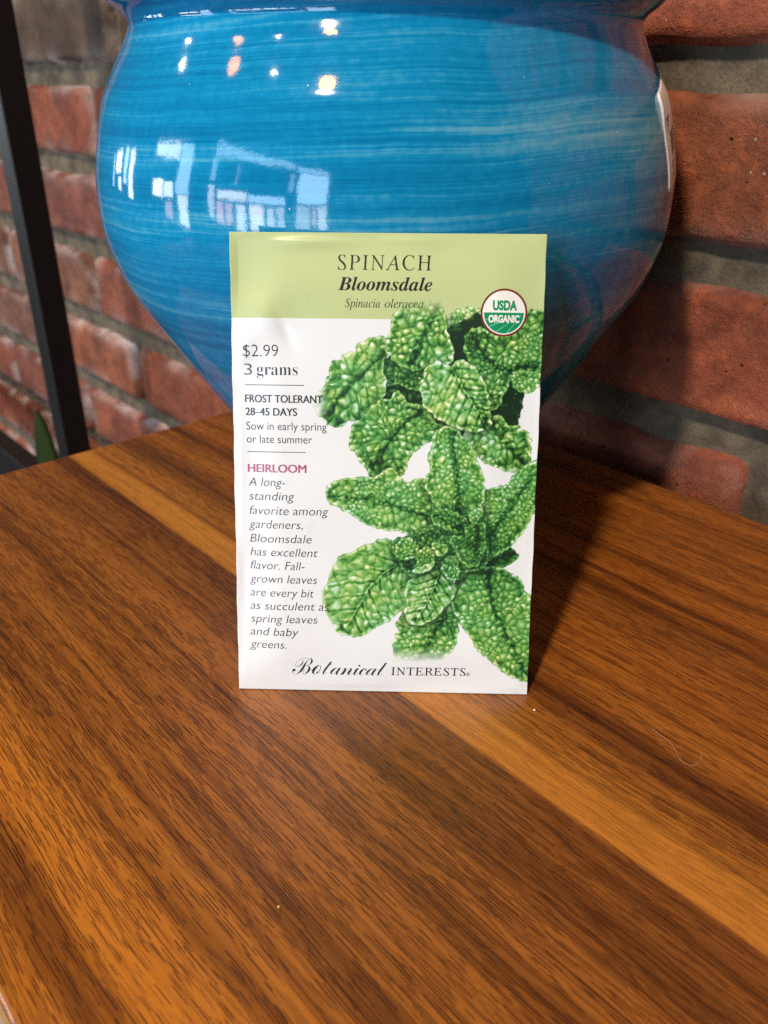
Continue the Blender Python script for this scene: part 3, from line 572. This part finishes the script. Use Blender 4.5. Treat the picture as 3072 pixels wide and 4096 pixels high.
def sticker():
    o0 = Vector((-56., 152.)); ex = Vector((.965, .262)); ey = Vector((.235, -.972)); W_, H_ = 36., 29.
    def pt(a, b): q = o0+ex*a+ey*b; return q
    V, F = [], []; nx, ny = 30, 26
    for lift in (.00022, .00002):
        for j in range(ny+1):
            for i in range(nx+1):
                a, b = i/nx*W_, j/ny*H_
                # rounded corners
                rr_ = 2.0
                cx_ = min(max(a, rr_), W_-rr_); cy_ = min(max(b, rr_), H_-rr_); d_ = Vector((a-cx_, b-cy_))
                if d_.length > rr_: d_ = d_.normalized()*rr_; a, b = cx_+d_.x, cy_+d_.y
                curl = .0009*math.exp(-((a/3)**2+((b-3)/5)**2)) if lift > .0001 else 0
                q = pt(a, b); V.append(on_pot(q.x, q.y, lift+curl))
    N = (nx+1)*(ny+1)
    for L_ in (0, 1):
        for j in range(ny):
            for i in range(nx):
                q = L_*N+j*(nx+1)+i; f = (q, q+1, q+nx+2, q+nx+1); F.append(f if L_ else f[::-1])
    ring = [i for i in range(nx+1)]+[(j)*(nx+1)+nx for j in range(1, ny+1)]+[ny*(nx+1)+i for i in range(nx-1, -1, -1)]+[j*(nx+1) for j in range(ny-1, 0, -1)]
    for a, b in zip(ring, ring[1:]+ring[:1]): F.append((a, b, b+N, a+N))
    st = mesh_obj('price_sticker', V, F, STICKER, pot, True); st['label'] = 'pinkish white price sticker on the right flank'
    V, F = [], []
    def bar(a0, a1, b0, b1):
        base = len(V); m = 6
        for j in range(m+1):
            for a in (a0, a1): q = pt(a, b0+(b1-b0)*j/m); V.append(on_pot(q.x, q.y, .00030))
        for j in range(m): F.append((base+2*j, base+2*j+1, base+2*j+3, base+2*j+2))
    bar(5.0, 9.5, 8.0, 8.8); bar(5.0, 5.7, 8.0, 12.2); bar(7.0, 7.6, 8.0, 11)
    for a in (7.2, 8.2, 9.3, 10.0, 11.2, 12.0, 13.3, 14.5, 15.1): bar(a, a+.5, 12.6, 19.6)
    # the figure 5
    bar(6.4, 9.2, 21.0, 21.6); bar(6.4, 7.0, 21.0, 23.0); bar(6.4, 9.0, 22.7, 23.3); bar(8.6, 9.2, 23.0, 25.4); bar(6.2, 9.0, 25.1, 25.7)
    pr = mesh_obj('sticker_print', V, F, INK, st)
sticker()

# ------------------------------------------------------------------ seed packet
PE = Vector((.9996487, -.02650445, 0)); PU = Vector((.00787293, .29693764, .95486442)); PN = PE.cross(PU)
PM = Matrix((PE, PU, PN)).transposed().to_4x4(); PM.translation = Vector((-.0003019, .18604530, .0002))
packet = tag(empty('seed_packet', PM), 'paper seed packet with a green band and printed spinach leaves, leaning on the blue pot', 'seed packet')
def zoff(x, y):
    """how far the paper stands out at (x, y) mm from the packet's foot, in mm"""
    x = np.asarray(x, float); y = np.asarray(y, float)
    ex_ = np.clip((PW/2-np.abs(x))/14, 0, 1); ey_ = np.clip(np.minimum(y, PH-y)/16, 0, 1)
    s = lambda q: q*q*(3-2*q)
    z = 1.0*s(ex_)*s(ey_)
    g = lambda cx, cy, sx, sy, a, rot=0.: a*np.exp(-(((x-cx)*math.cos(rot)+(y-cy)*math.sin(rot))/sx)**2-(((y-cy)*math.cos(rot)-(x-cx)*math.sin(rot))/sy)**2)
    z = z+g(-36, 112, 7, 12, -.55, .3)+g(-33, 105, 5, 6, .75, .5)+g(-27, 101, 1.6, 5, -.35, .45)+g(-38, 96, 3, 5, .5, -.3)+g(-26, 100, 6, 9, -.35, -.3)+g(-20, 123.5, 10, 1.6, .45)+g(4, 124.5, 8, 1.8, .18)+g(14, 121, 5, 3, -.15)
    z = z+g(-34, 8, 10, 5, .35, .2)+g(-8, 3, 12, 3, .25)+g(20, 4, 10, 4, -.22)+g(38, 5, 5, 9, .30)+g(-40, 60, 2.5, 22, .18)+g(30, 118, 9, 7, .22, -.4)+g(-39, 30, 3, 12, -.16)
    z = z+.10*np.sin(x*.19+y*.045+.6)*np.sin(y*.11)+.06*np.sin(y*.23-x*.08)
    edge = np.clip(np.minimum(PW/2-np.abs(x), np.minimum(y, PH-y))/2.0, 0, 1)
    return .12+z*edge
def build_envelope():
    step = .165
    xs, ys, img, cover = paint_print(step)
    xs = np.linspace(-PW/2, PW/2, len(xs)); ys = np.linspace(0, PH, len(ys))
    X, Y = np.meshgrid(xs, ys); nx, ny = len(xs), len(ys)
    Xw = X+np.where(np.abs(X) > PW/2-.2, .06*np.sin(Y*.19)+.05*np.sin(Y*.61+1), 0)
    P = np.stack([Xw, Y, zoff(X, Y)], -1).reshape(-1, 3)/1000
    lin = np.where(img <= .04045, img/12.92, ((img+.055)/1.055)**2.4).reshape(-1, 3)
    idx = np.arange(nx*ny).reshape(ny, nx)
    quads = np.stack([idx[:-1, :-1], idx[:-1, 1:], idx[1:, 1:], idx[1:, :-1]], -1).reshape(-1, 4)
    ring = np.concatenate([idx[0, :], idx[1:, -1], idx[-1, -2::-1], idx[-2:0:-1, 0]])
    nb_ = len(ring); back = P[ring].copy(); back[:, 2] = -.0004; b0 = len(P)
    P = np.concatenate([P, back]); lin = np.concatenate([lin, np.tile([.8, .8, .79], (nb_, 1))])
    r2_ = np.roll(np.arange(nb_), -1); sides = np.stack([ring, np.arange(nb_)+b0, r2_+b0, ring[r2_]], -1)
    faces = [*map(tuple, quads.tolist()), *map(tuple, sides.tolist()), tuple(range(b0+nb_-1, b0-1, -1))]
    o = mesh_obj('envelope', P.tolist(), faces, PAPER, packet)
    sm = np.zeros(len(faces), bool); sm[:len(quads)] = True; o.data.polygons.foreach_set('use_smooth', sm)
    at = o.data.attributes.new('print', 'FLOAT_COLOR', 'POINT'); at.data.foreach_set('color', np.c_[lin, np.ones(len(lin))].astype(np.float32).ravel())
build_envelope()

def styled(s, style):
    if style in ('sans', 'sans_it'): return s
    A, a = {'italic': (0x1D434, 0x1D44E), 'bold': (0x1D400, 0x1D41A), 'bolditalic': (0x1D468, 0x1D482), 'script': (0x1D49C, 0x1D4B6)}[style]
    ex_ = {'italic': {'h': 0x210E}, 'script': {'B': 0x212C, 'o': 0x2134, 'e': 0x212F, 'g': 0x210A}}.get(style, {})
    return ''.join(chr(ex_[c]) if c in ex_ else chr(A+ord(c)-65) if 'A' <= c <= 'Z' else chr(a+ord(c)-97) if 'a' <= c <= 'z' else c for c in s)
def text_mesh(s, style='sans', shear=0., weight=0., track=1.):
    """outline of one line of lettering: verts (x, y) with the baseline at 0, and faces"""
    c = bpy.data.curves.new('lettering', 'FONT'); c.body = styled(s, style); c.size = 1; c.shear = shear; c.offset = weight; c.space_character = track; c.resolution_u = 6
    o = bpy.data.objects.new('lettering', c); COL.objects.link(o)
    dg = bpy.context.evaluated_depsgraph_get(); me = bpy.data.meshes.new_from_object(o.evaluated_get(dg))
    V = np.array([v.co[:] for v in me.vertices]); F = [tuple(p.vertices) for p in me.polygons]
    bpy.data.objects.remove(o); bpy.data.curves.remove(c); bpy.data.meshes.remove(me)
    return V[:, :2], F
def place(s, x0, x1, yb, cap, style='sans', shear=0., weight=0., track=1., capem=.727):
    V, F = text_mesh(s, style, shear, weight, track)
    V = V.copy(); mn, mx = V[:, 0].min(), V[:, 0].max()
    return np.c_[x0+(V[:, 0]-mn)/(mx-mn)*(x1-x0), yb+V[:, 1]*cap/capem], F
LIFT = .045
def printed(name, lines, mat, parent=packet, lift=LIFT, label=None):
    VV, FF = [], []
    for k_, (V, F) in enumerate(lines):
        b = len(VV); z = zoff(V[:, 0], V[:, 1])+lift+.006*(k_ % 2)
        VV += (np.c_[V, z]/1000).tolist(); FF += [tuple(b+i for i in f) for f in F]
    o = mesh_obj(name, VV, FF, mat, parent)
    if label: o['label'] = label
    return o
def rule(x0, x1, y, h=.17):
    xs = np.linspace(x0, x1, 20); V = np.array([(x, y+dy) for x in xs for dy in (-h/2, h/2)]); return V, [(2*i, 2*i+2, 2*i+3, 2*i+1) for i in range(19)]
printed('title_lettering', [place('SPINACH', -12.91, 11.58, 116.47, 3.9, 'italic', -.22, -.004, 1.12, .71), place('Bloomsdale', -12.78, 11.81, 111.30, 3.5, 'bolditalic', 0, 0, 1, .71)], TITLEINK)
printed('species_lettering', [place('Spinacia', -10.94, -1.75, 106.93, 2.25, 'italic', 0, -.004, 1, .71), place('oleracea', -.55, 9.59, 106.93, 2.25, 'italic', 0, -.004, 1, .71)], INK)
printed('price_lettering', [place('$2.99', -38.20, -28.75, 94.01, 3.3, 'sans', 0, -.014), place('3', -38.05, -35.9, 89.12, 3.18, 'sans', 0, -.014), place('grams', -34.6, -23.57, 89.12, 3.3, 'bold', 0, -.013, 1, .71)], GREYINK)
printed('rule_line', [rule(-37.85, -21.85, 86.5)], GREYINK); printed('rule_line', [rule(-37.55, -21.57, 68.5)], GREYINK)
def heavier(l, dx): return [l, (l[0]+np.array((dx, .012)), l[1])]
printed('growing_lettering', heavier(place('FROST TOLERANT', -37.93, -16.99, 81.84, 2.15), .13)+heavier(place('28\u201345 DAYS', -37.87, -23.9, 78.35, 2.15), .13)+[
    place('Sow in early spring', -37.69, -15.87, 74.47, 2.3, 'sans', 0, -.006), place('or late summer', -37.63, -19.79, 70.94, 2.3, 'sans', 0, -.006)], GREYINK)
printed('heirloom_lettering', heavier(place('HEIRLOOM', -37.52, -21.5, 62.93, 2.3), .16), MAGENTA)
para = [('A long-', -37.34, -27.24, 59.08), ('standing', -37.28, -24.72, 55.21), ('favorite among', -37.22, -15.39, 51.19), ('gardeners,', -37.42, -22.46, 47.3), ('Bloomsdale', -37.23, -20.03, 43.3), ('has excellent', -37.17, -18.37, 39.45),
        ('flavor. Fall-', -37.23, -22.01, 35.62), ('grown leaves', -37.43, -18.52, 31.75), ('are every bit', -37.37, -19.45, 27.83), ('as succulent as', -37.44, -15.27, 24.0), ('spring leaves', -37.37, -18.43, 20.2), ('and baby', -37.57, -23.84, 16.4), ('greens.', -37.64, -27.30, 12.65)]
printed('description_lettering', [place(s, a, b, y, 2.5, 'sans', .19, -.009) for s, a, b, y in para], GREYINK)
printed('brand_lettering', [place('Botanical', -25.78, 1.3, 4.98, 4.9, 'script', .12, -.005, .86, .71), place('INTERESTS', 2.47, 23.57, 5.2, 2.45, 'italic', -.22, .004, 1.1, .71), place('\u00ae', 23.75, 24.9, 5.2, 1.1, 'sans')], BRANDINK)

# the round organic seal
def disc(cx, cy, r0, r1, n=72, rings=6, half=None):
    V, F = [], []; rs_ = np.linspace(r0, r1, rings+1)
    a0, a1 = (0, 2*math.pi) if half is None else half
    for r_ in rs_:
        for j in range(n+1): t_ = a0+(a1-a0)*j/n; V.append((cx+r_*math.cos(t_), cy+r_*math.sin(t_)))
    for i in range(rings):
        for j in range(n): q = i*(n+1)+j; F.append((q, q+1, q+n+2, q+n+1))
    return np.array(V), F
SX, SY, SR = 30.75, 105.95, 6.13
seal = printed('organic_seal', [disc(SX, SY, .0, SR)], WHITE, packet, .035)
printed('seal_ring', [disc(SX, SY, SR*.918, SR, 72, 1)], BROWN, seal, .06)
def half_disc():
    V, F = [], []; r_ = SR*.865; n = 40; top = SY+.02
    for i in range(n+1):
        x = -r_+2*r_*i/n; yb = -math.sqrt(max(r_*r_-x*x, 0))
        for k in range(5): V.append((SX+x, top+(SY+yb-top)*k/4))
    for i in range(n):
        for k in range(4): q = i*5+k; F.append((q, q+5, q+6, q+1))
    return np.array(V), F
printed('seal_field', [half_disc()], GREEN, seal, .06)
def furrow(a, b, w0, w1):
    a, b = Vector(a), Vector(b); d_ = (b-a).normalized(); n_ = Vector((-d_.y, d_.x)); V, F = [], []
    for i in range(9):
        p = a.lerp(b, i/8); w_ = w0+(w1-w0)*i/8
        V += [(SX+(p+n_*w_).x, SY+(p+n_*w_).y), (SX+(p-n_*w_).x, SY+(p-n_*w_).y)]
    for i in range(8): F.append((2*i, 2*i+1, 2*i+3, 2*i+2))
    return np.array(V), F
printed('seal_furrows', [furrow((-3.75, -3.55), (-1.2, -2.55), .09, .05), furrow((-1.95, -4.85), (1.6, -2.5), .09, .05), furrow((.9, -5.15), (3.1, -2.6), .09, .05), furrow((-4.85, -1.85), (-4.0, -1.62), .08, .05), furrow((4.0, -1.4), (4.6, -.5), .05, .03)], PALE, seal, .085)
printed('seal_lettering', [place('USDA', SX-3.0, SX+3.4, SY+.72, 2.42, 'sans', 0, .045)], GREEN, seal, .085)
printed('seal_lettering', [place('ORGANIC', SX-4.05, SX+4.1, SY-2.45, 1.85, 'sans', 0, .045)], WHITE, seal, .11)

# ------------------------------------------------------------------ bits on the table
def crumb(u, v, s, col, label):
    V, F = [], []; rr = random.Random(int(u*10))
    import bmesh
    bm = bmesh.new(); bmesh.ops.create_icosphere(bm, subdivisions=2, radius=1)
    for q in bm.verts: q.co *= 1+.25*mnoise.noise(q.co*1.7+Vector((u, v, 0))); q.co = Vector((q.co.x*s*.9, q.co.y*s*.65, q.co.z*s*.55))
    lo = min(q.co.z for q in bm.verts)
    for q in bm.verts: q.co.z -= lo
    me = bpy.data.meshes.new('crumb'); bm.to_mesh(me); bm.free(); me.materials.append(plain('crumb_'+label.split()[0], col, .6))
    me.polygons.foreach_set('use_smooth', [True]*len(me.polygons))
    o = link(bpy.data.objects.new('crumb', me)); o.matrix_world = ROOM @ Matrix.Translation((u/1000, -v/1000, .00005)) @ Matrix.Rotation(u, 4, 'Z'); tag(o, label, 'crumb')
crumb(CR[0][0], CR[0][1], .00042, (.85, .80, .65), 'white crumb on the table just right of the packet foot')
crumb(CR[1][0], CR[1][1], .00040, (.75, .55, .10), 'yellow crumb on the bare wood in front of the packet')
def hair():
    c = bpy.data.curves.new('hair', 'CURVE'); c.dimensions = '3D'; c.bevel_depth = .00003; c.bevel_resolution = 2
    sp = c.splines.new('NURBS'); sp.points.add(len(HAIR)-1); sp.use_endpoint_u = True; sp.order_u = 4
    for p, (u, v) in zip(sp.points, HAIR): p.co = (u/1000, -v/1000, .0002, 1)
    tmp = bpy.data.objects.new('tmp', c); COL.objects.link(tmp)
    me = bpy.data.meshes.new_from_object(tmp.evaluated_get(bpy.context.evaluated_depsgraph_get())); bpy.data.objects.remove(tmp)
    me.materials.clear(); me.materials.append(plain('pale_fibre', (.62, .42, .3), .4))
    o = link(bpy.data.objects.new('hair', me)); o.matrix_world = ROOM; tag(o, 'fine pale hair curled on the dark wood right of the packet', 'hair')
hair()
